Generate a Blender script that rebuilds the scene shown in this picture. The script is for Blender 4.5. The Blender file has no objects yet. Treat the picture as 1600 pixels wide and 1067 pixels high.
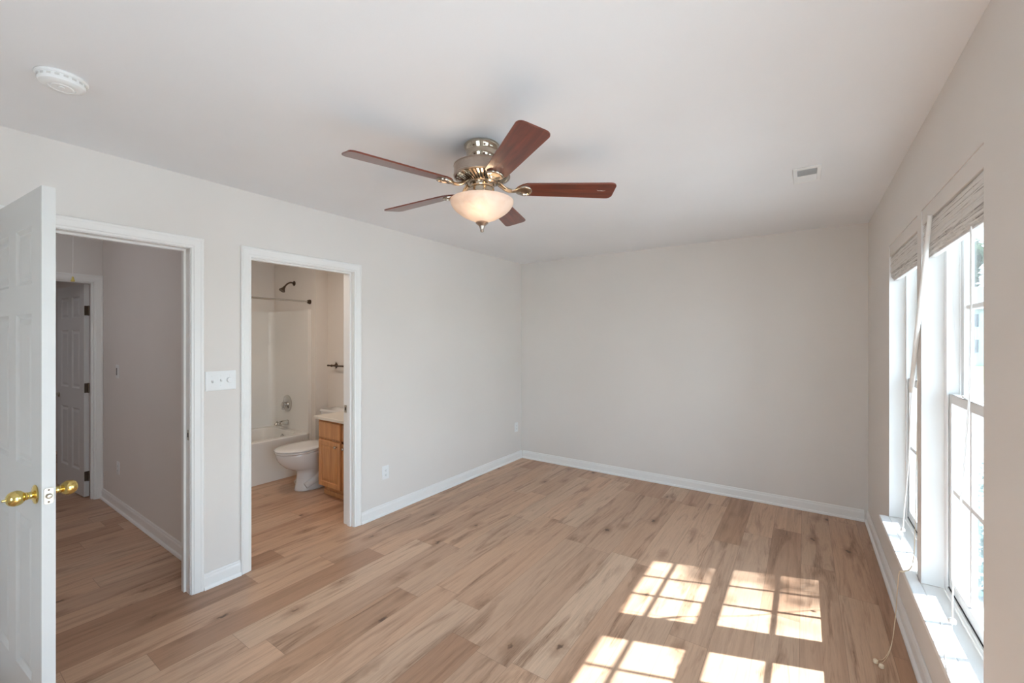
import bpy, bmesh, math, random
from mathutils import Vector, Matrix
random.seed(7)
PI = math.pi
SC = bpy.context.scene
COL = SC.collection

# ---------------------------------------------------------------- camera, sky, sun, exposure
cam = bpy.data.cameras.new('camera'); cam_o = bpy.data.objects.new('camera', cam); COL.objects.link(cam_o)
cam.sensor_width = 36.0; cam.lens = 666.0/1600.0*36.0
cam.shift_y = -3.5/1600.0
cam.clip_start = 0.02; cam.clip_end = 600
cam_o.location = (0, 0, 1.49); cam_o.rotation_euler = (PI/2, 0, math.radians(34.46))
SC.camera = cam_o

SUN_DIR = Vector((-1.0, -0.365, -1.275))
sun = bpy.data.lights.new('sun', 'SUN'); sun.energy = 17.0; sun.angle = 0.0093; sun.color = (0.90, 0.95, 1.0)
sun_o = bpy.data.objects.new('sun', sun); COL.objects.link(sun_o)
sun_o.rotation_euler = SUN_DIR.to_track_quat('-Z', 'Y').to_euler(); sun_o.location = (8, 6, 12)

W = bpy.data.worlds.new('sky'); SC.world = W; W.use_nodes = True
_n = W.node_tree.nodes; _l = W.node_tree.links; _n.clear()
_tc = _n.new('ShaderNodeTexCoord'); _sp = _n.new('ShaderNodeSeparateXYZ'); _cr = _n.new('ShaderNodeValToRGB')
_bg = _n.new('ShaderNodeBackground'); _wo = _n.new('ShaderNodeOutputWorld')
_l.new(_tc.outputs['Generated'], _sp.inputs[0]); _l.new(_sp.outputs['Z'], _cr.inputs[0])
_l.new(_cr.outputs[0], _bg.inputs[0]); _l.new(_bg.outputs[0], _wo.inputs[0])
_cr.color_ramp.elements[0].position = 0.0; _cr.color_ramp.elements[0].color = (0.74, 0.88, 1.0, 1)
_cr.color_ramp.elements[1].position = 0.6; _cr.color_ramp.elements[1].color = (0.56, 0.77, 1.0, 1)
_bg.inputs[1].default_value = 4.4

SC.view_settings.view_transform = 'Standard'; SC.view_settings.look = 'None'
SC.view_settings.gamma = 1.0; SC.view_settings.use_curve_mapping = False
SC.view_settings.exposure = 0.84
SC.cycles.max_bounces = 12; SC.cycles.diffuse_bounces = 8; SC.cycles.glossy_bounces = 4
SC.cycles.transparent_max_bounces = 12; SC.cycles.sample_clamp_indirect = 6.0
SC.cycles.use_denoising = True
SC.cycles.caustics_reflective = False; SC.cycles.caustics_refractive = False

# ---------------------------------------------------------------- materials
def lin(c):
    return tuple(((v/255.0)/12.92 if v/255.0 <= 0.04045 else ((v/255.0+0.055)/1.055)**2.4) for v in c) + (1,)

class NT:
    def __init__(s, name):
        s.m = bpy.data.materials.new(name); s.m.use_nodes = True
        s.t = s.m.node_tree; s.t.nodes.clear()
        s.out = s.t.nodes.new('ShaderNodeOutputMaterial')
    def n(s, kind, **kw):
        nd = s.t.nodes.new(kind)
        for k, v in kw.items(): setattr(nd, k, v)
        return nd
    def set(s, sock, v):
        if isinstance(v, bpy.types.NodeSocket): s.t.links.new(v, sock)
        else: sock.default_value = v
    def math(s, op, a, b=None, c=None):
        nd = s.n('ShaderNodeMath', operation=op); s.set(nd.inputs[0], a)
        if b is not None: s.set(nd.inputs[1], b)
        if c is not None: s.set(nd.inputs[2], c)
        return nd.outputs[0]
    def comb(s, x, y, z):
        nd = s.n('ShaderNodeCombineXYZ')
        for i, v in enumerate((x, y, z)): s.set(nd.inputs[i], v)
        return nd.outputs[0]
    def obj(s):
        tc = s.n('ShaderNodeTexCoord'); sp = s.n('ShaderNodeSeparateXYZ')
        s.t.links.new(tc.outputs['Object'], sp.inputs[0])
        return tc.outputs['Object'], sp.outputs[0], sp.outputs[1], sp.outputs[2]
    def noise(s, vec, scale=5, detail=4, rough=0.5, dist=0.0):
        nd = s.n('ShaderNodeTexNoise'); s.set(nd.inputs['Vector'], vec)
        nd.inputs['Scale'].default_value = scale; nd.inputs['Detail'].default_value = detail
        nd.inputs['Roughness'].default_value = rough; nd.inputs['Distortion'].default_value = dist
        return nd.outputs['Fac']
    def ramp(s, fac, stops):
        nd = s.n('ShaderNodeValToRGB'); s.set(nd.inputs[0], fac)
        e = nd.color_ramp.elements
        while len(e) < len(stops): e.new(0.5)
        for el, (p, c) in zip(e, stops):
            el.position = p; el.color = c if isinstance(c, tuple) else (c, c, c, 1)
        return nd.outputs[0]
    def mix(s, fac, a, b, mode='MIX'):
        nd = s.n('ShaderNodeMix', data_type='RGBA', blend_type=mode)
        s.set(nd.inputs[0], fac); s.set(nd.inputs[6], a); s.set(nd.inputs[7], b)
        return nd.outputs[2]
    def bump(s, h, strength=0.1, dist=0.01):
        nd = s.n('ShaderNodeBump'); s.set(nd.inputs['Height'], h)
        nd.inputs['Strength'].default_value = strength; nd.inputs['Distance'].default_value = dist
        return nd.outputs[0]
    def bsdf(s, col, rough=0.5, metal=0.0, normal=None, spec=0.5, **kw):
        nd = s.n('ShaderNodeBsdfPrincipled')
        s.set(nd.inputs['Base Color'], col); s.set(nd.inputs['Roughness'], rough)
        nd.inputs['Metallic'].default_value = metal
        nd.inputs['Specular IOR Level'].default_value = spec
        if normal is not None: s.set(nd.inputs['Normal'], normal)
        for k, v in kw.items(): s.set(nd.inputs[k.replace('_', ' ')], v)
        s.t.links.new(nd.outputs[0], s.out.inputs[0])
        return nd

def paint(name, c, rough=0.6, bump=0.04, scale=220, spec=0.3, var=0.02):
    k = NT(name); v, x, y, z = k.obj()
    n1 = k.noise(v, scale, 3); n2 = k.noise(v, 1.3, 3)
    c = lin(c)
    lo = tuple(a*(1-var) for a in c[:3]) + (1,); hi = tuple(min(1, a*(1+var)) for a in c[:3]) + (1,)
    k.bsdf(k.ramp(n2, [(0.3, lo), (0.7, hi)]), rough, normal=k.bump(n1, bump, 0.002), spec=spec)
    return k.m

def metal(name, c, rough=0.25, aniso=False):
    k = NT(name); v, x, y, z = k.obj()
    n = k.noise(v, 60, 2)
    k.bsdf(k.ramp(n, [(0.3, tuple(a*0.9 for a in lin(c)[:3]) + (1,)), (0.7, lin(c))]), rough, 1.0)
    return k.m

def floor_mat():
    k = NT('oak_plank_flooring'); v, x, y, z = k.obj()
    PW, PL = 0.182, 1.24
    u = k.math('DIVIDE', k.math('ADD', x, 20.04), PW)
    row = k.math('FLOOR', u); fu = k.math('FRACT', u)
    wn = k.n('ShaderNodeTexWhiteNoise', noise_dimensions='1D'); k.set(wn.inputs['W'], row)
    w = k.math('ADD', k.math('DIVIDE', y, PL), k.math('MULTIPLY', wn.outputs['Value'], 7.3))
    col = k.math('FLOOR', w); fw = k.math('FRACT', w)
    wid = k.n('ShaderNodeTexWhiteNoise', noise_dimensions='2D'); k.set(wid.inputs['Vector'], k.comb(row, col, 0.0))
    pid = wid.outputs['Value']
    sc = k.n('ShaderNodeSeparateColor'); k.set(sc.inputs[0], wid.outputs['Color'])
    base = k.ramp(pid, [(0.0, lin((172, 132, 103))), (0.22, lin((194, 156, 128))), (0.45, lin((205, 167, 138))),
                        (0.65, lin((186, 151, 125))), (0.82, lin((207, 174, 147))), (1.0, lin((167, 127, 100)))])
    sh = k.math('MULTIPLY', sc.outputs[1], 37.0)
    # long grain
    gv = k.comb(k.math('ADD', k.math('MULTIPLY', x, 34.0), sh), k.math('MULTIPLY', y, 1.7), sh)
    g = k.noise(gv, 1.0, 6, 0.62, 0.6)
    c = k.mix(1.0, base, k.ramp(g, [(0.30, 0.80), (0.52, 0.98), (0.75, 1.04)]), 'MULTIPLY')
    fv = k.comb(k.math('ADD', k.math('MULTIPLY', x, 210.0), sh), k.math('MULTIPLY', y, 9.0), sh)
    f = k.noise(fv, 1.0, 3, 0.6, 0.2)
    c = k.mix(1.0, c, k.ramp(f, [(0.28, 0.86), (0.5, 1.0), (0.8, 1.03)]), 'MULTIPLY')
    # darker heart streaks
    sv = k.comb(k.math('ADD', k.math('MULTIPLY', x, 11.0), sh), k.math('MULTIPLY', y, 1.1), sh)
    s = k.noise(sv, 1.0, 4, 0.6, 1.2)
    streak = k.ramp(s, [(0.53, 0.0), (0.68, 1.0)])
    fine = k.ramp(k.noise(k.comb(k.math('MULTIPLY', x, 120.0), k.math('MULTIPLY', y, 5.0), sh), 1.0, 3, 0.7, 2.0), [(0.35, 1.0), (0.65, 0.25)])
    c = k.mix(k.math('MULTIPLY', k.math('MULTIPLY', streak, fine), 0.9), c, lin((118, 82, 58)))
    # knots
    vo = k.n('ShaderNodeTexVoronoi'); vo.inputs['Scale'].default_value = 1.0
    kn = k.noise(v, 30, 3)
    k.set(vo.inputs['Vector'], k.comb(k.math('ADD', k.math('MULTIPLY', x, 6.2), k.math('ADD', sh, k.math('MULTIPLY', kn, 0.35))), k.math('MULTIPLY', y, 2.6), sh))
    vs = k.n('ShaderNodeSeparateColor'); k.set(vs.inputs[0], vo.outputs['Color'])
    pick = k.math('GREATER_THAN', vs.outputs[0], 0.24)
    halo = k.math('MULTIPLY', k.ramp(vo.outputs['Distance'], [(0.05, 1.0), (0.30, 0.0)]), pick)
    core = k.math('MULTIPLY', k.ramp(vo.outputs['Distance'], [(0.045, 1.0), (0.085, 0.0)]), pick)
    c = k.mix(k.math('MULTIPLY', halo, 0.55), c, lin((122, 84, 58)))
    c = k.mix(k.math('MULTIPLY', core, 0.85), c, lin((84, 58, 42)))
    # seams
    e1 = k.math('MINIMUM', fu, k.math('SUBTRACT', 1.0, fu)); e2 = k.math('MINIMUM', fw, k.math('SUBTRACT', 1.0, fw))
    seam = k.math('MAXIMUM', k.math('LESS_THAN', e1, 0.006), k.math('LESS_THAN', e2, 0.0009))
    c = k.mix(k.math('MULTIPLY', seam, 0.45), c, lin((96, 70, 52)))
    h = k.math('SUBTRACT', k.math('MULTIPLY', f, 0.3), seam)
    k.bsdf(c, k.ramp(g, [(0.3, 0.42), (0.7, 0.34)]), normal=k.bump(h, 0.12, 0.002), spec=0.45)
    return k.m

def wood_mat(name, dark, light, axis='x', rough=0.35, sc=1.0, coat=0.0):
    k = NT(name); v, x, y, z = k.obj()
    ax = {'x': x, 'y': y, 'z': z}
    m = [k.math('MULTIPLY', ax[a], (4.0 if a == axis else 55.0)*sc) for a in 'xyz']
    g = k.noise(k.comb(*m), 1.0, 5, 0.6, 0.8)
    b = k.bsdf(k.ramp(g, [(0.28, lin(dark)), (0.68, lin(light))]), rough, normal=k.bump(g, 0.06, 0.002))
    b.inputs['Coat Weight'].default_value = coat
    b.inputs['Coat Roughness'].default_value = 0.12
    return k.m

def shade_mat():
    k = NT('woven_bamboo'); v, x, y, z = k.obj()
    rowz = k.math('FLOOR', k.math('MULTIPLY', z, 300.0))
    wn = k.n('ShaderNodeTexWhiteNoise', noise_dimensions='1D'); k.set(wn.inputs['W'], rowz)
    a = k.noise(k.comb(k.math('MULTIPLY', wn.outputs['Value'], 60.0), k.math('MULTIPLY', y, 5.0), k.math('MULTIPLY', z, 20.0)), 1.0, 3, 0.6)
    val = k.math('ADD', k.math('MULTIPLY', a, 0.75), k.math('MULTIPLY', wn.outputs['Value'], 0.35))
    c = k.ramp(val, [(0.30, lin((146, 140, 136))), (0.38, lin((206, 202, 198))), (0.5, lin((238, 236, 233))), (0.85, lin((246, 244, 242)))])
    # woven warp threads
    fy = k.math('FRACT', k.math('MULTIPLY', y, 9.0))
    th = k.math('LESS_THAN', k.math('ABSOLUTE', k.math('SUBTRACT', fy, 0.5)), 0.03)
    c = k.mix(k.math('MULTIPLY', th, 0.7), c, lin((236, 232, 224)))
    fz = k.math('FRACT', k.math('MULTIPLY', z, 300.0))
    hb = k.math('ADD', k.math('SINE', k.math('MULTIPLY', fz, PI)), k.math('MULTIPLY', th, 0.8))
    b = k.bsdf(c, 0.65, normal=k.bump(hb, 0.15, 0.003), spec=0.25)
    tl = k.n('ShaderNodeBsdfTranslucent'); k.set(tl.inputs[0], c)
    mx = k.n('ShaderNodeMixShader'); mx.inputs[0].default_value = 0.1
    k.t.links.new(b.outputs[0], mx.inputs[1]); k.t.links.new(tl.outputs[0], mx.inputs[2]); k.t.links.new(mx.outputs[0], k.out.inputs[0])
    return k.m

def glass_mat(name, refl=0.06):
    k = NT(name)
    tr = k.n('ShaderNodeBsdfTransparent'); tr.inputs[0].default_value = (0.97, 0.985, 0.98, 1)
    gl = k.n('ShaderNodeBsdfGlossy'); gl.inputs['Roughness'].default_value = 0.02
    lw = k.n('ShaderNodeLayerWeight'); lw.inputs[0].default_value = 0.2
    f = k.math('ADD', k.math('MULTIPLY', lw.outputs['Fresnel'], 0.55), 0.01)
    mx = k.n('ShaderNodeMixShader'); k.set(mx.inputs[0], f)
    k.t.links.new(tr.outputs[0], mx.inputs[1]); k.t.links.new(gl.outputs[0], mx.inputs[2])
    k.t.links.new(mx.outputs[0], k.out.inputs[0])
    return k.m

def bowl_mat():
    k = NT('alabaster_glass'); v, x, y, z = k.obj()
    n = k.noise(v, 9, 5, 0.6, 1.5)
    c = k.ramp(n, [(0.3, lin((236, 222, 212))), (0.7, lin((248, 240, 234)))])
    tl = k.n('ShaderNodeBsdfTranslucent'); k.set(tl.inputs[0], c)
    df = k.n('ShaderNodeBsdfPrincipled'); k.set(df.inputs['Base Color'], c); df.inputs['Roughness'].default_value = 0.22
    tp = k.n('ShaderNodeBsdfTransparent'); k.set(tp.inputs[0], c)
    m1 = k.n('ShaderNodeMixShader'); m1.inputs[0].default_value = 0.5
    k.t.links.new(tl.outputs[0], m1.inputs[1]); k.t.links.new(df.outputs[0], m1.inputs[2])
    m2 = k.n('ShaderNodeMixShader'); m2.inputs[0].default_value = 0.10
    k.t.links.new(m1.outputs[0], m2.inputs[1]); k.t.links.new(tp.outputs[0], m2.inputs[2])
    k.t.links.new(m2.outputs[0], k.out.inputs[0])
    return k.m

def emit_mat(name, c, s):
    k = NT(name); e = k.n('ShaderNodeEmission'); e.inputs[0].default_value = lin(c); e.inputs[1].default_value = s
    k.t.links.new(e.outputs[0], k.out.inputs[0]); return k.m

def ground_mat(name, a, b, scale):
    k = NT(name); v, x, y, z = k.obj()
    n = k.noise(v, scale, 6, 0.65)
    k.bsdf(k.ramp(n, [(0.3, lin(a)), (0.7, lin(b))]), 0.9, normal=k.bump(n, 0.3, 0.02), spec=0.1)
    return k.m

M = dict(
    wall=paint('greige_wall_paint', (224, 219, 214), 0.75, 0.05, 260, 0.2),
    ceil=paint('ceiling_white_paint', (232, 233, 235), 0.85, 0.08, 180, 0.15),
    trim=paint('trim_white_paint', (236, 235, 233), 0.32, 0.01, 90, 0.45, 0.01),
    doorp=paint('door_white_paint', (208, 207, 205), 0.38, 0.03, 140, 0.45, 0.01),
    vinyl=paint('window_vinyl', (240, 240, 239), 0.35, 0.0, 50, 0.4, 0.01),
    porcelain=paint('porcelain', (222, 221, 220), 0.10, 0.0, 20, 0.6, 0.01),
    acrylic=paint('tub_acrylic', (228, 226, 222), 0.22, 0.0, 20, 0.5, 0.01),
    plate=paint('white_plastic', (233, 234, 234), 0.35, 0.0, 50, 0.45, 0.01),
    slot=paint('dark_slot', (60, 58, 56), 0.6, 0.0, 50, 0.3),
    grey=paint('grey_plastic', (150, 148, 144), 0.5, 0.0, 50, 0.3),
    rubber=paint('black_weatherstrip', (34, 34, 35), 0.6, 0.0, 50, 0.3),
    cord=paint('cord_white', (236, 234, 231), 0.8, 0.1, 900, 0.1, 0.05),
    cordtan=paint('cord_tan', (232, 214, 188), 0.8, 0.1, 900, 0.1, 0.05),
    counter=paint('cultured_marble', (226, 220, 210), 0.18, 0.0, 10, 0.5, 0.03),
    floor=floor_mat(),
    blade=wood_mat('cherry_blade_wood', (74, 30, 20), (122, 56, 38), 'x', 0.30, 0.7, 0.35),
    bladetop=paint('blade_edge_dark', (44, 26, 20), 0.5, 0.0, 40),
    oak=wood_mat('golden_oak', (178, 122, 74), (214, 160, 108), 'z', 0.38, 0.6, 0.15),
    nickel=metal('brushed_nickel', (182, 168, 156), 0.30),
    nickelp=metal('polished_nickel', (190, 178, 162), 0.11),
    chrome=metal('chrome', (205, 203, 200), 0.14),
    bronze=metal('aged_bronze', (96, 82, 70), 0.35),
    brass=metal('polished_brass', (232, 208, 132), 0.17),
    satin=metal('satin_latch', (200, 192, 180), 0.35),
    shade=shade_mat(),
    glass=glass_mat('window_glass'),
    bowl=bowl_mat(),
    bulb=emit_mat('bulb_glow', (255, 228, 186), 7.0),
    grass=ground_mat('lawn_grass', (96, 112, 66), (146, 152, 104), 3.0),
    concrete=ground_mat('pale_concrete', (160, 160, 158), (176, 176, 174), 2.0),
    bark=ground_mat('tree_bark', (78, 66, 56), (120, 104, 90), 14.0),
    leaf=ground_mat('tree_leaves', (38, 52, 38), (72, 90, 62), 6.0),
    bluegreen=ground_mat('shrub_leaves', (70, 96, 92), (124, 150, 144), 9.0),
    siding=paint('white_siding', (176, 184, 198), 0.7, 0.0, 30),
    roofm=ground_mat('roof_shingle', (88, 92, 98), (126, 130, 138), 9.0),
    darkglass=paint('house_window_glass', (52, 62, 78), 0.1, 0.0, 10, 0.6),
    blade_mark=paint('white_mark', (224, 216, 210), 0.7, 0.0, 50),
)

# ---------------------------------------------------------------- mesh helpers
class MB:
    def __init__(s): s.v = []; s.f = []; s.mi = []
    def add(s, verts, faces, mi=0, mat=None):
        b = len(s.v)
        if mat is not None: verts = [mat @ Vector(p) for p in verts]
        s.v += [tuple(p) for p in verts]; s.f += [tuple(b+i for i in f) for f in faces]; s.mi += [mi]*len(faces)
        return s
    def box(s, x0, x1, y0, y1, z0, z1, mi=0, mat=None):
        vs = [(x, y, z) for x in (x0, x1) for y in (y0, y1) for z in (z0, z1)]
        return s.add(vs, [(0, 1, 3, 2), (4, 6, 7, 5), (0, 4, 5, 1), (2, 3, 7, 6), (0, 2, 6, 4), (1, 5, 7, 3)], mi, mat)
    def loft(s, loops, cap0=True, cap1=True, closed=True, mi=0, mat=None):
        n = len(loops[0]); vs = [p for L in loops for p in L]; fs = []
        for k in range(len(loops)-1):
            for i in range(n if closed else n-1):
                j = (i+1) % n
                fs.append((k*n+i, k*n+j, (k+1)*n+j, (k+1)*n+i))
        if cap0: fs.append(tuple(range(n))[::-1])
        if cap1: fs.append(tuple((len(loops)-1)*n+i for i in range(n)))
        return s.add(vs, fs, mi, mat)
    def lathe(s, prof, n=40, c=(0, 0, 0), mi=0, mat=None):
        loops = [[(c[0]+max(r, 1e-5)*math.cos(2*PI*i/n), c[1]+max(r, 1e-5)*math.sin(2*PI*i/n), c[2]+z) for i in range(n)] for r, z in prof]
        return s.loft(loops, False, False, True, mi, mat)
    def tube(s, pts, r, n=10, mi=0, mat=None, flat=1.0):
        pts = [Vector(p) for p in pts]; rs = r if isinstance(r, (list, tuple)) else [r]*len(pts)
        loops = []; up = Vector((0, 0, 1))
        for i, p in enumerate(pts):
            d = (pts[min(i+1, len(pts)-1)]-pts[max(i-1, 0)]).normalized()
            a = up if abs(d.dot(up)) < 0.95 else Vector((1, 0, 0))
            e1 = d.cross(a).normalized(); e2 = e1.cross(d).normalized()
            loops.append([tuple(p+e1*rs[i]*math.cos(2*PI*k/n)+e2*rs[i]*flat*math.sin(2*PI*k/n)) for k in range(n)])
        return s.loft(loops, True, True, True, mi, mat)
    def prism(s, outline, z0, z1, mi=0, mat=None):
        return s.loft([[(x, y, z0) for x, y in outline], [(x, y, z1) for x, y in outline]], True, True, True, mi, mat)

def bez(pts, n=24):
    P = [Vector(p) for p in pts]; out = []
    Q = [P[0]*2-P[1]] + P + [P[-1]*2-P[-2]]
    per = max(2, n//(len(P)-1))
    for i in range(1, len(Q)-2):
        for k in range(per):
            t = k/per
            out.append(0.5*((2*Q[i])+(Q[i+1]-Q[i-1])*t+(2*Q[i-1]-5*Q[i]+4*Q[i+1]-Q[i+2])*t*t+(3*Q[i]-Q[i-1]-3*Q[i+1]+Q[i+2])*t**3))
    out.append(P[-1]); return out

def build(name, mb, mats, parent=None, smooth=False, bevel=0.0, seg=2, angle=35):
    me = bpy.data.meshes.new(name); me.from_pydata(mb.v, [], mb.f)
    if not isinstance(mats, (list, tuple)): mats = [mats]
    for m in mats: me.materials.append(m)
    for p, i in zip(me.polygons, mb.mi): p.material_index = i
    bm = bmesh.new(); bm.from_mesh(me)
    bmesh.ops.remove_doubles(bm, verts=bm.verts, dist=1e-5)
    bmesh.ops.recalc_face_normals(bm, faces=bm.faces)
    bm.to_mesh(me); bm.free()
    if smooth:
        me.polygons.foreach_set('use_smooth', [True]*len(me.polygons))
        me.set_sharp_from_angle(angle=math.radians(angle))
    me.update()
    o = bpy.data.objects.new(name, me); COL.objects.link(o)
    if parent is not None: o.parent = parent
    if bevel > 0:
        b = o.modifiers.new('bevel', 'BEVEL'); b.width = bevel; b.segments = seg; b.limit_method = 'ANGLE'; b.angle_limit = math.radians(40)
    return o

def tag(o, label, cat, group=None, kind=None):
    o['label'] = label; o['category'] = cat
    if group: o['group'] = group
    if kind: o['kind'] = kind
    return o
def empty(name, loc, label, cat, rz=0.0, group=None, kind=None):
    o = bpy.data.objects.new(name, None); COL.objects.link(o); o.location = loc; o.rotation_euler = (0, 0, rz)
    o.empty_display_size = 0.1
    return tag(o, label, cat, group, kind)
def struct(name, mb, m, label, cat, **kw): return tag(build(name, mb, m, **kw), label, cat, kind='structure')
def copy_tree(o, parent=None):
    c = o.copy(); COL.objects.link(c); c.parent = parent
    for ch in list(o.children): copy_tree(ch, c)
    return c

# ---------------------------------------------------------------- dimensions
XL, XR, YB, YR, ZC = -2.95, 0.43, 4.51, -1.60, 2.44
WT = 0.12
HX = -5.45           # hall end wall face
HY = 1.13            # hall side of the partition
BY0, BY1 = 1.25, 2.83  # bathroom
BX = -5.40
ENTRY = (0.225, 0.985); BATH = (1.318, 2.073); FAR = (0.305, 1.065); DT = 2.02
J = 0.018

WINS = [(2.687, 3.485), (1.80, 2.609)]
ADDED_PATIO = (-0.10, 1.38, 2.05); ADDED_REARW = (-1.25, 0.10)

# ---------------------------------------------------------------- shell
struct('floor', MB().box(-9.2, XR+0.16, YR-WT, YB+WT, -0.12, 0.0), M['floor'], 'wide oak plank floor running through bedroom, hall and bathroom', 'floor')
struct('ceiling', MB().box(-9.2, XR+0.16, YR-WT, YB+WT, ZC, ZC+0.14), M['ceil'], 'flat white ceiling above the whole room', 'ceiling')

def wall_with_openings(axis, c0, c1, a0, a1, ops, z1=ZC):
    """axis 'x': wall slab between x=c0 and x=c1 running along y from a0 to a1; ops are (lo, hi, zlo, zhi)."""
    mb = MB()
    def bx(lo, hi, zlo, zhi):
        if hi-lo < 1e-4 or zhi-zlo < 1e-4: return
        if axis == 'x': mb.box(c0, c1, lo, hi, zlo, zhi)
        else: mb.box(lo, hi, c0, c1, zlo, zhi)
    cur = a0
    for lo, hi, zlo, zhi in sorted(ops):
        bx(cur, lo, 0, z1); bx(lo, hi, 0, zlo); bx(lo, hi, zhi, z1); cur = hi
    bx(cur, a1, 0, z1)
    return mb
struct('wall_left', wall_with_openings('x', XL-WT, XL, YR-WT, YB+WT, [(ENTRY[0]-J, ENTRY[1]+J, 0, DT+J), (BATH[0]-J, BATH[1]+J, 0, DT+J)]),
       M['wall'], 'pale greige wall holding the entry and bathroom doorways', 'wall')
struct('wall_back', MB().box(XL+0.0005, XR-0.0005, YB, YB+WT, 0, ZC), M['wall'], 'blank warm greige end wall facing the camera', 'wall')
struct('wall_rear', wall_with_openings('y', YR-WT, YR, XL+0.0005, XR-0.0005, [(ADDED_REARW[0], ADDED_REARW[1], 0.55, 2.05)]), M['wall'], 'greige wall behind the camera position', 'wall')
WZ0, WZ1 = 0.40, 2.063
struct('wall_right', wall_with_openings('x', XR, XR+0.16, YR-WT, YB+WT, [(a, b, WZ0-0.02, WZ1) for a, b in WINS] + [(ADDED_PATIO[0], ADDED_PATIO[1], 0.0, ADDED_PATIO[2])]),
       M['wall'], 'greige wall pierced by two tall sash windows', 'wall')
# hall, far room
struct('wall_hall', MB().box(HX, XL-WT-0.0005, HY, BY0, 0, ZC).box(-5.57, HX, HY+0.0005, BY0, 0, ZC), M['wall'], 'shaded grey hall wall beyond the entry doorway', 'wall')
struct('wall_hall_near', MB().box(HX, XL-WT-0.0005, -1.42, -1.30, 0, ZC), M['wall'], 'hidden near side wall of the hall', 'wall')
struct('wall_hall_end', wall_with_openings('x', HX-WT, HX-0.0005, -1.42, HY, [(FAR[0]-J, FAR[1]+J, 0, DT+J)]), M['wall'], 'wall around the far doorway at the end of the hall', 'wall')
struct('wall_far', MB().box(-9.0, -8.9, -1.5, BY0+WT, 0, ZC).box(-8.9, HX-WT-0.001, -1.5, -1.4, 0, ZC).box(-8.9, HX-WT-0.001, BY0, BY0+0.1, 0, ZC),
       M['wall'], 'dark walls of the unlit room past the hall', 'wall')
# bathroom
struct('wall_bathroom_back', MB().box(-4.496, XL-WT-0.0005, BY1, BY1+0.1, 0, ZC).box(BX-0.1, -4.496, 2.68, BY1+0.1, 0, ZC), M['wall'], 'bathroom wall behind toilet and tub faucet', 'wall')
struct('wall_bathroom_side', MB().box(BX-0.1, BX, BY0, 2.68, 0, ZC), M['wall'], 'bathroom wall along the long side of the tub', 'wall')

# ---------------------------------------------------------------- door trim
CASE = [(0.004, 0.0), (0.004, 0.010), (0.014, 0.012), (0.018, 0.015), (0.046, 0.017), (0.052, 0.0195), (0.060, 0.0195), (0.065, 0.016), (0.065, 0.0)]
def casing(mb, y0, y1, zt, xf, d):
    loops = [[(xf+dd*d, y0-u, 0.001), (xf+dd*d, y0-u, zt+u), (xf+dd*d, y1+u, zt+u), (xf+dd*d, y1+u, 0.001)] for u, dd in CASE]
    mb.loft(loops, False, False, False)
    for e in (0, 3):
        pts = [L[e] for L in loops]; mb.add(pts, [tuple(range(len(pts)))])
def doorway(name, y0, y1, x0, x1, label, strike=None, stop_side=0.0):
    mb = MB(); e = 0.0008
    casing(mb, y0, y1, DT, x1+e, 1); casing(mb, y0, y1, DT, x0-e, -1)
    mb.box(x0, x1, y0-J+e, y0, 0.001, DT).box(x0, x1, y1, y1+J-e, 0.001, DT).box(x0, x1, y0-J+e, y1+J-e, DT, DT+J-e)
    xm = (x0+x1)/2+stop_side
    mb.box(xm-0.017, xm+0.017, y0, y0+0.011, 0.001, DT-0.011).box(xm-0.017, xm+0.017, y1-0.011, y1, 0.001, DT-0.011).box(xm-0.017, xm+0.017, y0, y1, DT-0.011, DT)
    o = struct(name, mb, M['trim'], label, 'door frame')
    if strike:
        sx, z = strike
        s = build('strike_plate', MB().box(sx-0.014, sx+0.014, y1-0.0022, y1-0.0002, z-0.03, z+0.03), M['satin'], o)
        build('strike_hole', MB().box(sx-0.007, sx+0.007, y1-0.0027, y1-0.0021, z-0.013, z+0.013), M['slot'], s)
    return o
doorway('trim_1', *ENTRY, XL-WT, XL, 'white casing and jamb framing the open entry doorway to the hall', (XL-0.022, 0.93), -0.016)
doorway('trim_2', *BATH, XL-WT, XL, 'white casing and jamb framing the bathroom doorway', (XL-WT+0.022, 0.93), 0.016)
doorway('trim_3', *FAR, HX-WT, HX, 'grey shaded casing around the doorway at the hall end', None, 0.02)

# ---------------------------------------------------------------- baseboards
BP = [(0.0006, 0.0), (0.013, 0.0), (0.013, 0.066), (0.011, 0.074), (0.0085, 0.078), (0.0085, 0.086), (0.005, 0.092), (0.0006, 0.092)]
SH = [(0.013, 0.0), (0.026, 0.0), (0.0255, 0.008), (0.022, 0.015), (0.016, 0.019), (0.013, 0.0195)]
def skirting(mb, p0, p1, nrm):
    for prof in (BP, SH):
        for_l = [[(p[0]+nrm[0]*d, p[1]+nrm[1]*d, z+0.0008) for d, z in prof] for p in (p0, p1)]
        mb.loft(for_l, True, True, True)
    return mb
b = MB()
skirting(b, (XL, ENTRY[1]+0.066), (XL, BATH[0]-0.066), (1, 0)); skirting(b, (XL, BATH[1]+0.066), (XL, YB), (1, 0)); skirting(b, (XL, YR), (XL, ENTRY[0]-0.066), (1, 0))
struct('baseboard_left', b, M['trim'], 'white baseboard along the doorway wall', 'baseboard')
struct('baseboard_back', skirting(MB(), (XL+0.027, YB), (XR-0.027, YB), (0, -1)), M['trim'], 'white stepped baseboard along the blank end wall', 'baseboard')
struct('baseboard_right', skirting(MB(), (XR, YR), (XR, YB), (-1, 0)), M['trim'], 'white baseboard under the windows', 'baseboard')
b = MB(); skirting(b, (HX+0.02, HY), (XL-WT-0.02, HY), (0, -1)); skirting(b, (HX+0.02, -1.30), (XL-WT-0.02, -1.30), (0, 1))
struct('baseboard_hall', b, M['trim'], 'shaded white baseboard along the hall wall', 'baseboard')
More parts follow.
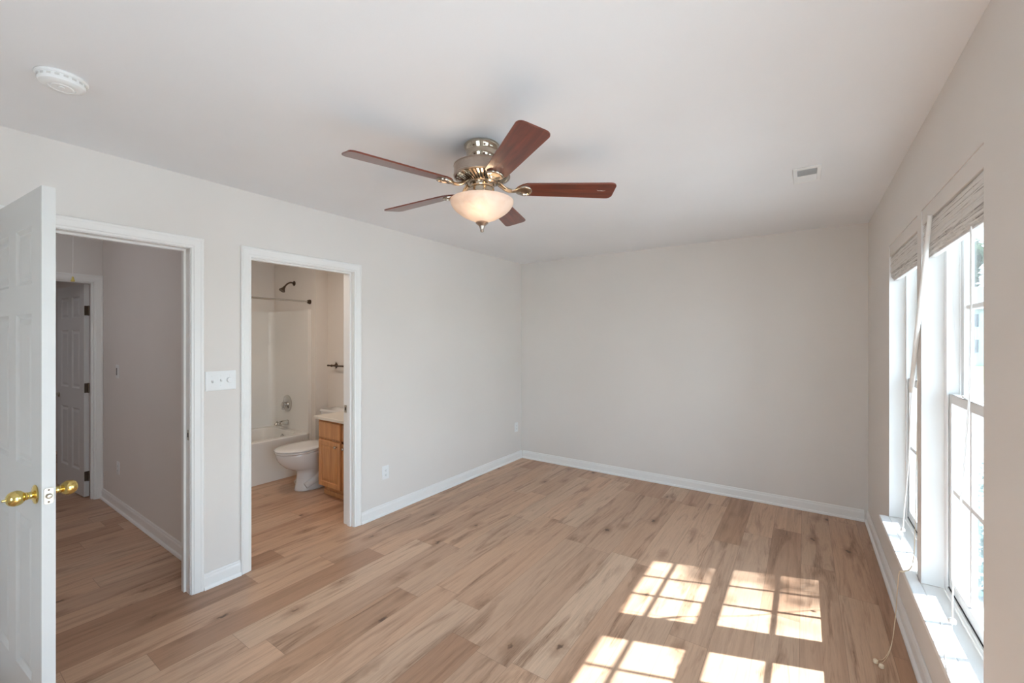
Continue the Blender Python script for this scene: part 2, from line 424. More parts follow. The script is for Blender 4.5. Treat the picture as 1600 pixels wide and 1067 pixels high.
struct('baseboard_bathroom', skirting(MB(), (-4.47, BY1), (-3.84, BY1), (0, -1)), M['trim'], 'baseboard behind the toilet', 'baseboard')

# ---------------------------------------------------------------- six panel doors
def six_panel(mb, w, h, t):
    """slab in local x 0..w, y 0..t, z 0..h"""
    st, mul = 0.115*w/0.735, 0.10*w/0.735
    pw = (w-2*st-mul)/2
    xs = [0, st, st+pw, st+pw+mul, w-st, w]
    zs = [0, 0.235, 0.82, 1.01, 1.575, 1.685, 1.895, h]
    for side in (0, 1):
        def P(x, z, d): return (x, d if side == 0 else t-d, z)
        for i in range(5):
            for j in range(7):
                x0, x1, z0, z1 = xs[i], xs[i+1], zs[j], zs[j+1]
                if i in (1, 3) and j in (1, 3, 5):
                    def ring(o, d): return [P(x0+o, z0+o, d), P(x1-o, z0+o, d), P(x1-o, z1-o, d), P(x0+o, z1-o, d)]
                    mb.loft([ring(0, 0), ring(0.004, 0.003), ring(0.013, 0.009), ring(0.020, 0.0095), ring(0.040, 0.003), ring(0.044, 0.0025)], False, True)
                else:
                    mb.add([P(x0, z0, 0), P(x1, z0, 0), P(x1, z1, 0), P(x0, z1, 0)], [(0, 1, 2, 3)])
    for a, bb in (((0, 0), (0, h)), ((0, h), (w, h)), ((w, h), (w, 0)), ((w, 0), (0, 0))):
        mb.add([(a[0], 0, a[1]), (bb[0], 0, bb[1]), (bb[0], t, bb[1]), (a[0], t, a[1])], [(0, 1, 2, 3)])
    return mb
KNOB = [(0.0, 0.0), (0.033, 0.0), (0.034, 0.003), (0.031, 0.006), (0.019, 0.009), (0.013, 0.012), (0.012, 0.020), (0.014, 0.023), (0.013, 0.026),
        (0.018, 0.030), (0.0235, 0.036), (0.0265, 0.044), (0.0265, 0.051), (0.0245, 0.059), (0.020, 0.066), (0.012, 0.071), (0.0, 0.072)]
def knob(parent, x, y, z, d, m, sc=1.0, pin=True, name='door_knob'):
    mat = Matrix.Translation((x, y, z)) @ Matrix.Rotation(PI/2 if d < 0 else -PI/2, 4, 'X')
    o = build(name, MB().lathe([(r*sc, h*sc) for r, h in KNOB], 32, mat=mat), m, parent, smooth=True, angle=50)
    if pin:
        build('lock_button', MB().lathe([(0.0, 0.071), (0.0045, 0.071), (0.004, 0.080), (0.0, 0.081)], 14, mat=mat), m, o, smooth=True)
    return o
def hinge(parent, x, y, z, m):
    mb = MB().box(x-0.03, x+0.0, y-0.0015, y+0.0, z-0.045, z+0.045)
    mb.lathe([(0.0, -0.048), (0.006, -0.048), (0.006, 0.048), (0.0, 0.048)], 12, (x+0.004, y-0.003, z))
    return build('hinge', mb, m, parent)

DW = 0.742
d1 = empty('door_1', (XL+0.006, ENTRY[0]+0.018, 0.0), 'open white six-panel door with brass knobs in the near corner', 'door', math.radians(4.3), kind='structure')
dm = MB(); six_panel(dm, DW, 2.022, 0.035)
dm.v = [(x, y, z+0.008) for x, y, z in dm.v]
build('door_leaf', dm, M['doorp'], d1)
knob(d1, DW-0.062, -0.0004, 0.936, -1, M['brass']); knob(d1, DW-0.062, 0.0354, 0.936, 1, M['brass'], pin=False)
pl = MB()
out = [(0.0125*sx*(1 if k else 1), 0) for sx in (1,) for k in (1,)]
def rrect(w, h, r, n=5):
    o = []
    for cx, cy, a0 in ((w-r, h-r, 0), (-w+r, h-r, PI/2), (-w+r, -h+r, PI), (w-r, -h+r, 1.5*PI)):
        for k in range(n+1):
            a = a0+PI/2*k/n; o.append((cx+r*math.cos(a), cy+r*math.sin(a)))
    return o
pl.loft([[(DW+0.0003, 0.0175+a, 0.936+c) for a, c in rrect(0.0125, 0.0285, 0.006)], [(DW+0.0018, 0.0175+a, 0.936+c) for a, c in rrect(0.012, 0.028, 0.006)]])
lp = build('latch_plate', pl, M['satin'], d1)
mt = Matrix.Translation((DW+0.0018, 0.0175, 0.936)) @ Matrix.Rotation(PI/2, 4, 'Y')
build('latch_bolt', MB().lathe([(0.0085, 0.0), (0.0085, 0.006), (0.006, 0.010), (0.0, 0.011)], 18, mat=mt), M['satin'], lp, smooth=True)
for dz in (-0.021, 0.021):
    build('screw', MB().lathe([(0.003, 0.0), (0.0028, 0.0012), (0.0, 0.0014)], 10, mat=Matrix.Translation((DW+0.0018, 0.0175, 0.936+dz)) @ Matrix.Rotation(PI/2, 4, 'Y')), M['bronze'], lp)
for z in (0.25, 1.05, 1.80): hinge(d1, 0.0, 0.0, z, M['brass'])

d2 = empty('door_2', (HX-WT-0.012, FAR[1]-0.004, 0.0), 'distant dim six-panel door standing open past the hall', 'door', math.radians(180+4.5), kind='structure')
dm = MB(); six_panel(dm, 0.755, 2.0, 0.035)
dm.v = [(x, y, z+0.008) for x, y, z in dm.v]
build('door_leaf', dm, M['doorp'], d2)
knob(d2, 0.755-0.062, 0.0354, 0.93, 1, M['satin'], 0.85, False); knob(d2, 0.755-0.062, -0.0004, 0.93, -1, M['satin'], 0.85, False)
for z in (0.20, 1.03, 1.76):
    h_ = MB().box(-0.0016, -0.0003, 0.002, 0.033, z-0.045, z+0.045).lathe([(0.0, -0.047), (0.007, -0.047), (0.007, 0.047), (0.0, 0.047)], 12, (-0.006, 0.004, z))
    build('hinge', h_, M['bronze'], d2)

# ---------------------------------------------------------------- windows
def sash(name, parent, xc, y0, y1, z0, z1, t=0.03, st=0.038, top=0.038, bot=0.045):
    mb = MB(); a, bx = xc-t/2, xc+t/2
    mb.box(a, bx, y0, y0+st, z0, z1).box(a, bx, y1-st, y1, z0, z1)
    mb.box(a, bx, y0+st, y1-st, z0, z0+bot).box(a, bx, y0+st, y1-st, z1-top, z1)
    iy0, iy1, iz0, iz1 = y0+st, y1-st, z0+bot, z1-top
    for k in (1, 2):
        yy = iy0+(iy1-iy0)*k/3; mb.box(xc-0.009, xc+0.009, yy-0.008, yy+0.008, iz0, iz1)
    zz = (iz0+iz1)/2; mb.box(xc-0.0085, xc+0.0085, iy0, iy1, zz-0.010, zz+0.010)
    o = build(name, mb, M['vinyl'], parent, bevel=0.0025, seg=2)
    build('glass_pane', MB().box(xc-0.002, xc+0.002, iy0+0.0001, iy1-0.0001, iz0+0.0001, iz1-0.0001), M['glass'], o)
    return o
def window(n, y0, y1, label):
    e = 0.0007
    root = empty('window_%d' % n, (XR+0.08, (y0+y1)/2, WZ0), label, 'window', kind='structure')
    inv = Matrix.Translation((-(XR+0.08), -(y0+y1)/2, -WZ0))
    def bld(name, mb, m, **kw):
        mb.v = [tuple(inv @ Vector(p)) for p in mb.v]; return build(name, mb, m, root, **kw)
    fx0, fx1 = XR+0.074, XR+0.158
    y0 += e; y1 -= e; z0, z1 = WZ0+0.001, WZ1-e
    fr = MB()
    F = 0.028
    fr.box(fx0, fx1, y0, y0+F, z0, z1).box(fx0, fx1, y1-F, y1, z0, z1).box(fx0, fx1, y0+F, y1-F, z1-F, z1).box(fx0, fx1, y0+F, y1-F, z0, z0+0.022)
    # parting tracks
    for yy, s in ((y0+F, 1), (y1-F, -1)):
        a, b2 = sorted((yy, yy+s*0.010))
        fr.box(fx0, fx0+0.006, a, b2, z0+0.022, z1-F).box(fx0+0.040, fx0+0.046, a, b2, z0+0.022, z1-F).box(fx1-0.006, fx1, a, b2, z0+0.022, z1-F)
    # jamb liners: white painted returns between wall face and window unit
    fr.box(XR+0.0005, fx0, y0, y0+0.0015, z0, z1).box(XR+0.0005, fx0, y1-0.0015, y1, z0, z1).box(XR+0.003, fx0, y0+0.0015, y1-0.0015, z1-0.0012, z1)
    bld('window_frame', fr, M['vinyl'], bevel=0.0015, seg=1)
    zm = 1.235
    s0, s1 = y0+F+0.002, y1-F-0.002
    lo = MB()
    def sash_at(name, xc, za, zb, **kw):
        o = sash(name, root, xc, s0, s1, za, zb, **kw)
        o.data.transform(inv)
        for c in o.children: c.data.transform(inv)
        return o
    low = sash_at('lower_sash', fx0+0.024, z0+0.026, zm+0.020)
    sash_at('upper_sash', fx0+0.062, zm-0.020, z1-F-0.002, bot=0.036)
    ws = MB().box(fx0+0.0055, fx0+0.0085, s0, s1, z0+0.0222, z0+0.0258)
    bld('weather_strip', ws, M['rubber'])
    for k in (0.27, 0.73):
        yc = s0+(s1-s0)*k
        lk = MB().lathe([(0.0, 0.0), (0.017, 0.0), (0.017, 0.006), (0.012, 0.011), (0.0, 0.012)], 20, (fx0+0.027, yc, zm+0.0204)).box(fx0+0.010, fx0+0.024, yc-0.004, yc+0.030, zm+0.024, zm+0.031)
        bld('sash_lock', lk, M['vinyl'], smooth=True)
    return root
LW = ['far tall white sash window on the right wall, farther from camera', 'near tall white sash window on the right wall', 'white sash window behind the camera, farther back', 'white sash window just behind the camera']
for i, (a, b2) in enumerate(WINS): window(i+1, a, b2, LW[i])
# sill board
def sill(name, y0, y1, label):
    mb = MB()
    mb.box(XR-0.047, XR-0.001, y0, y1, WZ0-0.024, WZ0)
    for a, b2 in WINS:
        if a >= y0-0.01 and b2 <= y1+0.01: mb.box(XR-0.0015, XR+0.073, a+0.001, b2-0.001, WZ0-0.0195, WZ0)
    return struct(name, mb, M['trim'], label, 'window sill', bevel=0.004)
sill('trim_4', 1.80, 3.485, 'long white window sill board catching sun below both windows')
pd = empty('added_patio_door', (XR+0.08, (ADDED_PATIO[0]+ADDED_PATIO[1])/2, 0), 'added sliding glass patio door behind the camera, unseen, for extra daylight', 'door', kind='structure')  # unseen opening added to bring more daylight into the room
hwp = (ADDED_PATIO[1]-ADDED_PATIO[0])/2-0.001
build('door_frame', MB().box(-0.05, 0.05, -hwp, -hwp+0.04, 0.001, 2.048).box(-0.05, 0.05, hwp-0.04, hwp, 0.001, 2.048).box(-0.05, 0.05, -hwp+0.04, hwp-0.04, 2.01, 2.048).box(-0.05, 0.05, -hwp+0.04, hwp-0.04, 0.001, 0.025), M['vinyl'], pd, bevel=0.002)
for xo, a, b2 in ((-0.02, -hwp+0.042, 0.03), (0.02, -0.03, hwp-0.042)):
    pf_ = build('sliding_panel', MB().box(xo-0.018, xo+0.018, a, a+0.06, 0.027, 2.008).box(xo-0.018, xo+0.018, b2-0.06, b2, 0.027, 2.008).box(xo-0.018, xo+0.018, a+0.06, b2-0.06, 1.945, 2.008).box(xo-0.018, xo+0.018, a+0.06, b2-0.06, 0.027, 0.10), M['vinyl'], pd, bevel=0.002)
    build('glass_pane', MB().box(xo-0.003, xo+0.003, a+0.0601, b2-0.0601, 0.1001, 1.9449), M['glass'], pf_)
rw = empty('window_3', ((ADDED_REARW[0]+ADDED_REARW[1])/2, YR-0.06, 0.55), 'added picture window in the wall behind the camera, unseen, for extra daylight', 'window', kind='structure')  # added out of view so daylight reaches the end wall
hwr = (ADDED_REARW[1]-ADDED_REARW[0])/2-0.001
fr_ = MB()
for a, b2 in ((-hwr, -hwr+0.05), (hwr-0.05, hwr)): fr_.box(a, b2, -0.04, 0.04, 0.001, 1.499)
fr_.box(-hwr+0.05, hwr-0.05, -0.04, 0.04, 0.001, 0.05).box(-hwr+0.05, hwr-0.05, -0.04, 0.04, 1.449, 1.499)
wf_ = build('window_frame', fr_, M['vinyl'], rw, bevel=0.002)
build('glass_pane', MB().box(-hwr+0.0501, hwr-0.0501, -0.003, 0.003, 0.0501, 1.4489), M['glass'], wf_)
# roof overhang of the house above the window wall
struct('roof_eave', MB().box(XR+0.1605, 1.085, YR-0.6, YB+0.6, 2.44, 2.58), M['trim'], 'white soffit of the roof overhang outside above the windows', 'roof overhang')

# ---------------------------------------------------------------- woven shades
def woven_shade(y0, y1, label):
    root = empty('woven_shade', (XR, (y0+y1)/2, WZ1), label, 'window shade', group='woven shades raised at the window heads')
    hw = (y1-y0)/2-0.008
    build('head_board', MB().box(0.003, 0.045, -hw, hw, -0.068, -0.0022), M['wall'], root, bevel=0.002)
    # fabric: folded profile, fine ripples, bulging folds
    prof = []
    z = -0.069
    N = 150
    for i in range(N+1):
        t = i/N
        zz = -0.069-0.140*t
        fold = abs(math.sin(t*PI*4.0))**0.6*0.007
        lip = 0.014*max(0, (t-0.80)/0.2)
        prof.append((0.012-fold+lip+0.0007*math.sin(i*2.3), zz))
    ny = 24
    def sheet(prof, thick, seed, wav):
        r = random.Random(seed); vs = []; fs = []; n = len(prof)
        ph = r.uniform(0, 6)
        for side in (0, 1):
            for j in range(ny+1):
                y = -hw+0.004+(2*hw-0.008)*j/ny
                dz = wav*math.sin(y*9+ph)
                for (x, z_) in prof: vs.append((x+side*thick+0.0008*math.sin(y*31+z_*200), y, z_+dz*(-(z_+0.069))/0.14))
        A = (ny+1)*n
        for s_ in (0, 1):
            for j in range(ny):
                for i in range(n-1):
                    a = s_*A+j*n+i; fs.append((a, a+1, a+n+1, a+n))
        for j in range(ny):
            for i in (0, n-1):
                a = j*n+i; fs.append((a, a+n, A+a+n, A+a))
        for i in range(n-1):
            for j in (0, ny):
                a = j*n+i; fs.append((a, a+1, A+a+1, A+a))
        return MB().add(vs, fs)
    build('woven_panel', sheet(prof, 0.003, 3, 0.002), M['shade'], root, smooth=True, angle=80)
    # gathered folds behind the front panel
    prof2 = []
    for i in range(0, 121):
        t = i/120
        prof2.append((0.030+0.011*math.sin(t*PI*9), -0.075-0.137*t+0.004*math.sin(t*PI*18)))
    build('gathered_fold', sheet(prof2, 0.003, 5, 0.002), M['shade'], root, smooth=True, angle=80)
    build('bottom_rail', MB().box(0.020, 0.042, -hw+0.004, hw-0.004, -0.216, -0.208), M['shade'], root, bevel=0.002)
    return root
sh1 = woven_shade(*WINS[0], 'raised grey-white woven shade in the far window')
sh2 = woven_shade(*WINS[1], 'raised grey-white woven shade in the near window with long draped cord')
def tassel(p, parent, m, r=0.009):
    mb = MB().lathe([(0.0, 0.010), (r*0.45, 0.0095), (r*0.9, 0.005), (r, -0.002), (r*0.95, -0.007), (r*0.5, -0.010), (0.0, -0.0105)], 18, tuple(p))
    return build('cord_knob', mb, m, parent, smooth=True)
def rel(root, pts): return [Vector(p)-root.location for p in pts]
# wand-like cord bundle of the near shade leaning across the mullion
pb = rel(sh2, bez([(0.424, 2.405, 1.998), (0.4215, 2.55, 1.69), (0.419, 2.66, 1.44), (0.419, 2.752, 1.237)], 20))
bundle = build('cord_sleeve', MB().tube(pb, [0.008]*3+[0.0088]*(len(pb)-4)+[0.007], 12), M['cord'], sh2, smooth=True)
for off in (0.0, 0.010):
    pc = rel(sh2, bez([(0.419, 2.752+off*0.3, 1.237), (0.422, 2.80+off, 1.05), (0.425, 2.86+off, 0.85), (0.425, 2.955+off, 0.62), (0.424, 3.02+off, 0.435), (0.40, 3.0+off, 0.4035)], 30))
    build('pull_cord', MB().tube(pc, 0.0016, 6), M['cord'], sh2, smooth=True)
tassel(rel(sh2, [(0.4245, 3.000, 0.492)])[0], sh2, M['cord'])
# far window cord falling over the sill to the floor
for off in (0.0, 0.006):
    pc = rel(sh1, bez([(0.44, 2.74, 1.86), (0.438, 2.73+off, 1.2), (0.43, 2.72, 0.7), (0.418, 2.70+off, 0.45), (0.385, 2.68+off, 0.404), (0.3665, 2.675+off, 0.395), (0.362, 2.69+off, 0.30),
                       (0.358, 2.71+off, 0.17), (0.345, 2.70+off, 0.05), (0.325, 2.655+off*2, 0.006), (0.300, 2.59+off*3, 0.003), (0.283, 2.562+off*4, 0.006)], 66))
    build('pull_cord', MB().tube(pc, 0.0013, 6), M['cordtan'], sh1, smooth=True)
tassel(rel(sh1, [(0.270, 2.562, 0.011)])[0], sh1, M['cordtan'], 0.0105); tassel(rel(sh1, [(0.287, 2.538, 0.011)])[0], sh1, M['cordtan'], 0.0105)
# near window cord
for off in (0.0, 0.012):
    pc = rel(sh2, bez([(0.44, 1.955+off*0.5, 1.852), (0.440, 1.962+off, 1.4), (0.440, 2.01+off, 1.12), (0.439, 2.07+off, 0.9), (0.437, 2.13+off, 0.66), (0.436, 2.148+off*0.3, 0.49)], 36))
    build('pull_cord', MB().tube(pc, 0.0017, 6), M['cord'], sh2, smooth=True)
tassel(rel(sh2, [(0.436, 2.150, 0.482)])[0], sh2, M['cord'], 0.011)
pc = rel(sh2, bez([(0.436, 2.150, 0.475), (0.43, 2.14, 0.41), (0.40, 2.06, 0.4025), (0.385, 1.95, 0.4025)], 18))
build('pull_cord', MB().tube(pc, 0.0013, 6), M['cord'], sh2, smooth=True)

# ---------------------------------------------------------------- ceiling fan
FX, FY = -1.304, 1.640
fan = empty('ceiling_fan', (FX, FY, ZC), 'five-blade ceiling fan with cherry blades, nickel motor and lit glass bowl', 'ceiling fan')
build('canopy', MB().lathe([(0.0, -0.0005), (0.084, -0.0005), (0.088, -0.006), (0.087, -0.018), (0.080, -0.030), (0.076, -0.040), (0.077, -0.052), (0.072, -0.066), (0.068, -0.074)], 56), M['nickelp'], fan, smooth=True)
build('motor_housing', MB().lathe([(0.068, -0.073), (0.078, -0.078), (0.090, -0.088), (0.108, -0.094), (0.128, -0.098), (0.1375, -0.104), (0.1385, -0.108), (0.136, -0.110), (0.136, -0.150), (0.139, -0.153), (0.138, -0.158), (0.130, -0.160)], 72), M['nickel'], fan, smooth=True)
vb = MB().lathe([(0.129, -0.160), (0.112, -0.163), (0.112, -0.166), (0.084, -0.170)], 64)
vb.lathe([(0.072, -0.186), (0.068, -0.192), (0.0, -0.192)], 48)
n_rib = 40
for i in range(n_rib):
    a = 2*PI*i/n_rib; a2 = a+0.10
    w_ = 0.032
    def pp(r, an, z): return (r*math.cos(an), r*math.sin(an), z)
    o1, o2, i1, i2 = pp(0.126, a, -0.161), pp(0.126, a+w_*2.4, -0.161), pp(0.072, a2, -0.187), pp(0.072, a2+w_*2.4, -0.187)
    q = [o1, o2, i2, i1]; q2 = [(x, y, z+0.006) for x, y, z in q]
    vb.loft([q, q2])
build('vent_ring', vb, M['nickelp'], fan)
build('motor_core', MB().lathe([(0.118, -0.155), (0.105, -0.166), (0.066, -0.183), (0.0, -0.183)], 40), M['slot'], fan, smooth=True)
build('switch_housing', MB().lathe([(0.056, -0.188), (0.060, -0.192), (0.060, -0.205), (0.056, -0.209), (0.058, -0.214), (0.062, -0.218), (0.063, -0.246), (0.060, -0.252), (0.060, -0.266), (0.072, -0.272), (0.074, -0.277), (0.0, -0.279)], 48), M['nickelp'], fan, smooth=True)
# bowl
RB = 0.154
bp = []
for i in range(25):
    t = i/24
    a = t*PI/2
    bp.append((max(0.012, RB*(1-t**1.7)**0.72), -0.279-0.100*t))
bp = [(RB+0.001, -0.2735)] + bp
inner = [(max(r-0.004, 0.008), z+0.003) for r, z in bp[::-1]]
build('glass_bowl', MB().lathe([(RB-0.002, -0.2725)] + bp + inner + [(RB-0.002, -0.2725)], 72), M['bowl'], fan, smooth=True)
build('finial', MB().lathe([(0.0, -0.376), (0.030, -0.377), (0.031, -0.382), (0.024, -0.388), (0.014, -0.396), (0.0105, -0.408), (0.0085, -0.414), (0.0095, -0.419), (0.006, -0.425), (0.0, -0.427)], 32), M['nickel'], fan, smooth=True)
build('bowl_rod', MB().lathe([(0.0, -0.277), (0.004, -0.277), (0.004, -0.378), (0.0, -0.378)], 12), M['nickel'], fan)
for bx_, by_ in ((0.030, -0.060), (-0.02, 0.055)):
    bb = build('light_bulb', MB().lathe([(0.0, 0.0), (0.012, -0.002), (0.022, -0.012), (0.026, -0.026), (0.022, -0.042), (0.012, -0.052), (0.0, -0.055)], 20, (bx_, by_, -0.274)), M['bulb'], fan, smooth=True)
    li = bpy.data.lights.new('fan_bulb', 'POINT'); li.energy = 0.62 if by_ < 0 else 0.42; li.color = (1.0, 0.76, 0.54); li.shadow_soft_size = 0.03
    lo_ = bpy.data.objects.new('fan_bulb', li); COL.objects.link(lo_); lo_.location = (FX+bx_, FY+by_, ZC-0.30)
# blade (local x outwards)
def blade_outline():
    r0, r1, wr, wt = 0.165, 0.655, 0.050, 0.0675
    o = [(r0, 0.0), (r0+0.008, 0.018), (r0+0.028, 0.038), (r0+0.055, wr+0.003)]
    o += [(r1-0.03, wt)]
    for k in range(1, 7):
        a = PI/2-(PI/2)*k/6; o.append((r1-0.028+0.028*math.cos(a), wt-0.028+0.028*math.sin(a)))
    return o + [(x, -y) for x, y in o[::-1][:-1]]
def bracket_mesh():
    mb = MB()
    path = [(0.078, -0.184), (0.095, -0.196), (0.115, -0.212), (0.135, -0.220), (0.155, -0.222), (0.175, -0.220), (0.190, -0.2185)]
    wid = [0.022, 0.022, 0.019, 0.016, 0.015, 0.017, 0.022]; th = [0.008, 0.009, 0.009, 0.009, 0.007, 0.005, 0.004]
    pts = bez([(x, 0, z) for x, z in path], 24); n = len(pts); loops = []
    for i, p in enumerate(pts):
        f = i/(n-1)*(len(wid)-1); j = min(int(f), len(wid)-2); g = f-j
        w_ = wid[j]*(1-g)+wid[j+1]*g; h_ = th[j]*(1-g)+th[j+1]*g
        loops.append([(p.x, w_*math.cos(2*PI*k/14), p.z+h_*math.sin(2*PI*k/14)) for k in range(14)])
    mb.loft(loops)
    # teardrop loop plate under the blade root
    cx = 0.208; ring_o = []; ring_i = []
    for k in range(36):
        a = 2*PI*k/36
        rr = 0.034*(1+0.25*math.cos(a-PI))
        ex = 1.25 if math.cos(a) < 0 else 0.95
        ring_o.append((cx+0.040*math.cos(a)*ex, 0.040*math.sin(a)*(1-0.30*max(0, -math.cos(a)))))
        ring_i.append((cx+0.027*math.cos(a)*ex+0.002, 0.027*math.sin(a)*(1-0.30*max(0, -math.cos(a)))))
    zb, zt = -0.2265, -0.2165
    def scl(R, f): return [(cx+(x-cx)*f, y*f) for x, y in R]
    L = [[(x, y, zt) for x, y in ring_o], [(x, y, zb+0.004) for x, y in scl(ring_o, 1.02)], [(x, y, zb) for x, y in scl(ring_o, 0.93)], [(x, y, zb) for x, y in scl(ring_i, 1.12)], [(x, y, zb+0.006) for x, y in ring_i]]
    mb.loft(L, True, True)
    return mb
proto = None
for k in range(5):
    ang = math.radians(37+72*k)
    if k == 0:
        holder = build('blade', MB().prism(blade_outline(), -0.0035, 0.0035), M['blade'], fan, bevel=0.0012, seg=1)
        mat = Matrix.Translation((0, 0, 0.212))
        bm_ = bracket_mesh(); bm_.v = [tuple(mat @ Vector(p)) for p in bm_.v]
        br = build('blade_bracket', bm_, M['nickelp'], holder, smooth=True, angle=50)
        for sx, sy in ((0.192, 0.016), (0.192, -0.016), (0.222, 0.0)):
            s_ = MB().lathe([(0.0045, 0.0), (0.004, -0.002), (0.0, -0.0028)], 10, (sx, sy, -0.0146))
        proto = holder; o = holder
    else:
        o = copy_tree(proto, fan)
    o.location = (0, 0, -0.212)
    o.rotation_mode = 'QUATERNION'
    o.rotation_quaternion = (Matrix.Rotation(ang, 4, 'Z') @ Matrix.Rotation(math.radians(-12), 4, 'X') ).to_quaternion()
    if k == 0:
        pass
# small white mark on the blade that points right
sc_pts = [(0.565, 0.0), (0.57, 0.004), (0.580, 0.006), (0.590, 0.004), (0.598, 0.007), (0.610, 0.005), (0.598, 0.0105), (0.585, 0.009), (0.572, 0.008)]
build('blade_mark', MB().prism([(x-0.0, y-0.012) for x, y in sc_pts], -0.0042, -0.0036), M['blade_mark'], proto)

# ---------------------------------------------------------------- ceiling fixtures
sd = empty('smoke_detector', (-2.225, 0.352, ZC), 'round white smoke detector on the ceiling above the open door', 'smoke detector')
build('base_plate', MB().lathe([(0.0, -0.0006), (0.069, -0.0006), (0.070, -0.006), (0.067, -0.010), (0.0, -0.010)], 48), M['plate'], sd, smooth=True)
build('cover', MB().lathe([(0.062, -0.010), (0.063, -0.022), (0.060, -0.030), (0.050, -0.036), (0.036, -0.037), (0.034, -0.035), (0.030, -0.035), (0.028, -0.038), (0.0, -0.039)], 48), M['plate'], sd, smooth=True)
build('test_button', MB().lathe([(0.009, -0.0385), (0.008, -0.041), (0.0, -0.0415)], 20, (0.008, -0.004, 0)), M['plate'], sd, smooth=True)
vm = MB()
for k in range(18):
    a = 2*PI*k/18
    m_ = Matrix.Rotation(a, 4, 'Z')
    vm.box(0.0625, 0.0640, -0.006, 0.006, -0.020, -0.013, mat=m_)
build('vent_slot', vm, paint('pale_slot', (210, 209, 207), 0.6, 0.0), sd)

cv = empty('ceiling_register', (0.012, 2.985, ZC), 'small white air register on the ceiling near the window wall', 'air vent')
vf = MB()
vf.box(-0.066, 0.066, -0.135, -0.105, -0.007, -0.0006).box(-0.066, 0.066, 0.105, 0.135, -0.007, -0.0006).box(-0.066, -0.046, -0.105, 0.105, -0.007, -0.0006).box(0.046, 0.066, -0.105, 0.105, -0.007, -0.0006)
build('frame', vf, M['plate'], cv, bevel=0.002)
build('duct_opening', MB().box(-0.046, 0.046, -0.105, 0.105, -0.0012, -0.0006), M['slot'], cv)
lv = MB()
for k in range(16):
    y = -0.098+k*0.013
    ang = 0.9 if k < 8 else -0.9
    m_ = Matrix.Translation((0, y, -0.005)) @ Matrix.Rotation(ang, 4, 'X')
    lv.box(-0.046, 0.046, -0.0055, 0.0055, -0.0005, 0.0005, mat=m_)
build('louvers', lv, M['plate'], cv)

# hall attic cord
pcr = empty('attic_pull_cord', (-4.5, 0.768, ZC), 'thin pull cord with yellow tip hanging from the hall ceiling', 'pull cord')
build('cord', MB().tube([(0, 0, -0.001), (0.002, 0.001, -0.25), (0.0, 0, -0.485)], 0.002, 6), M['cord'], pcr)
k_ = paint('yellow_plastic', (196, 178, 96), 0.5, 0.0)
build('pull_tip', MB().lathe([(0.0, 0.002), (0.005, 0.0), (0.008, -0.02), (0.013, -0.032), (0.010, -0.036), (0.0, -0.036)], 14, (0.0, 0, -0.484)), k_, pcr, smooth=True)

# ---------------------------------------------------------------- plates on walls
def plate_x(name, y, z, w, h, label, cat, x=XL):
    r = empty(name, (x, y, z), label, cat)
    mb = MB().loft([[(0.0006, a, c) for a, c in rrect(w/2, h/2, 0.004)], [(0.004, a, c) for a, c in rrect(w/2, h/2, 0.004)], [(0.0062, a, c) for a, c in rrect(w/2-0.004, h/2-0.004, 0.003)]])
    build('cover_plate', mb, M['plate'], r, smooth=True, angle=25)
    return r
sw = plate_x('light_switch', 1.143, 1.237, 0.166, 0.118, 'white three-gang switch plate with dimmer between the two doorways', 'light switch')
for yy, tilt in ((-0.047, 0.5), (0.0, -0.5)):
    t_ = MB().box(0.006, 0.0068, yy-0.006, yy+0.006, -0.013, 0.013)
    m_ = Matrix.Translation((0.006, yy, 0)) @ Matrix.Rotation(tilt, 4, 'Y')
    t_.box(0.0, 0.012, -0.0042, 0.0042, -0.006, 0.006, mat=m_)
    build('toggle', t_, M['plate'], sw, bevel=0.0008)
build('dimmer_knob', MB().lathe([(0.0175, 0.0), (0.0170, 0.012), (0.0155, 0.014), (0.0, 0.0145)], 28, mat=Matrix.Translation((0.0062, 0.047, 0.002)) @ Matrix.Rotation(PI/2, 4, 'Y')), M['plate'], sw, smooth=True)
for yy in (-0.047, 0.0, 0.047):
    for zz in (-0.030, 0.030):
        build('screw', MB().lathe([(0.003, 0.0), (0.0025, 0.001), (0.0, 0.0012)], 10, mat=Matrix.Translation((0.0061, yy, zz)) @ Matrix.Rotation(PI/2, 4, 'Y')), M['plate'], sw)
def duplex(root, flip=None):
    for zz in (-0.0195, 0.0195):
        f_ = MB().loft([[(0.006, a, zz+c) for a, c in rrect(0.0165, 0.014, 0.008)], [(0.0078, a, zz+c) for a, c in rrect(0.016, 0.0135, 0.008)]])
        rc = build('receptacle', f_, M['plate'], root)
        s_ = MB().box(0.0077, 0.0081, -0.0075, -0.0055, zz-0.003, zz+0.006).box(0.0077, 0.0081, 0.0055, 0.0075, zz-0.003, zz+0.006).box(0.0077, 0.0081, -0.002, 0.002, zz-0.010, zz-0.006)
        build('slots', s_, M['slot'], rc)
ou = plate_x('wall_outlet', 2.388, 0.354, 0.070, 0.115, 'white wall outlet right of the bathroom doorway', 'outlet'); duplex(ou)
ou2 = plate_x('wall_outlet', 4.39, 0.40, 0.070, 0.115, 'white outlet on the doorway wall close to the far corner', 'outlet'); duplex(ou2)
hs = plate_x('light_switch', 0, 0, 0.072, 0.118, 'steel-rimmed switch plate on the shaded hall wall', 'light switch'); hs.location = (-4.985, HY, 1.206); hs.rotation_euler = (0, 0, -PI/2)
build('rocker', MB().box(0.006, 0.0095, -0.014, 0.014, -0.032, 0.032), M['grey'], hs, bevel=0.0015)
ho = plate_x('wall_outlet', 0, 0, 0.070, 0.115, 'outlet low on the shaded hall wall', 'outlet'); ho.location = (-4.96, HY, 0.36); ho.rotation_euler = (0, 0, -PI/2); duplex(ho)

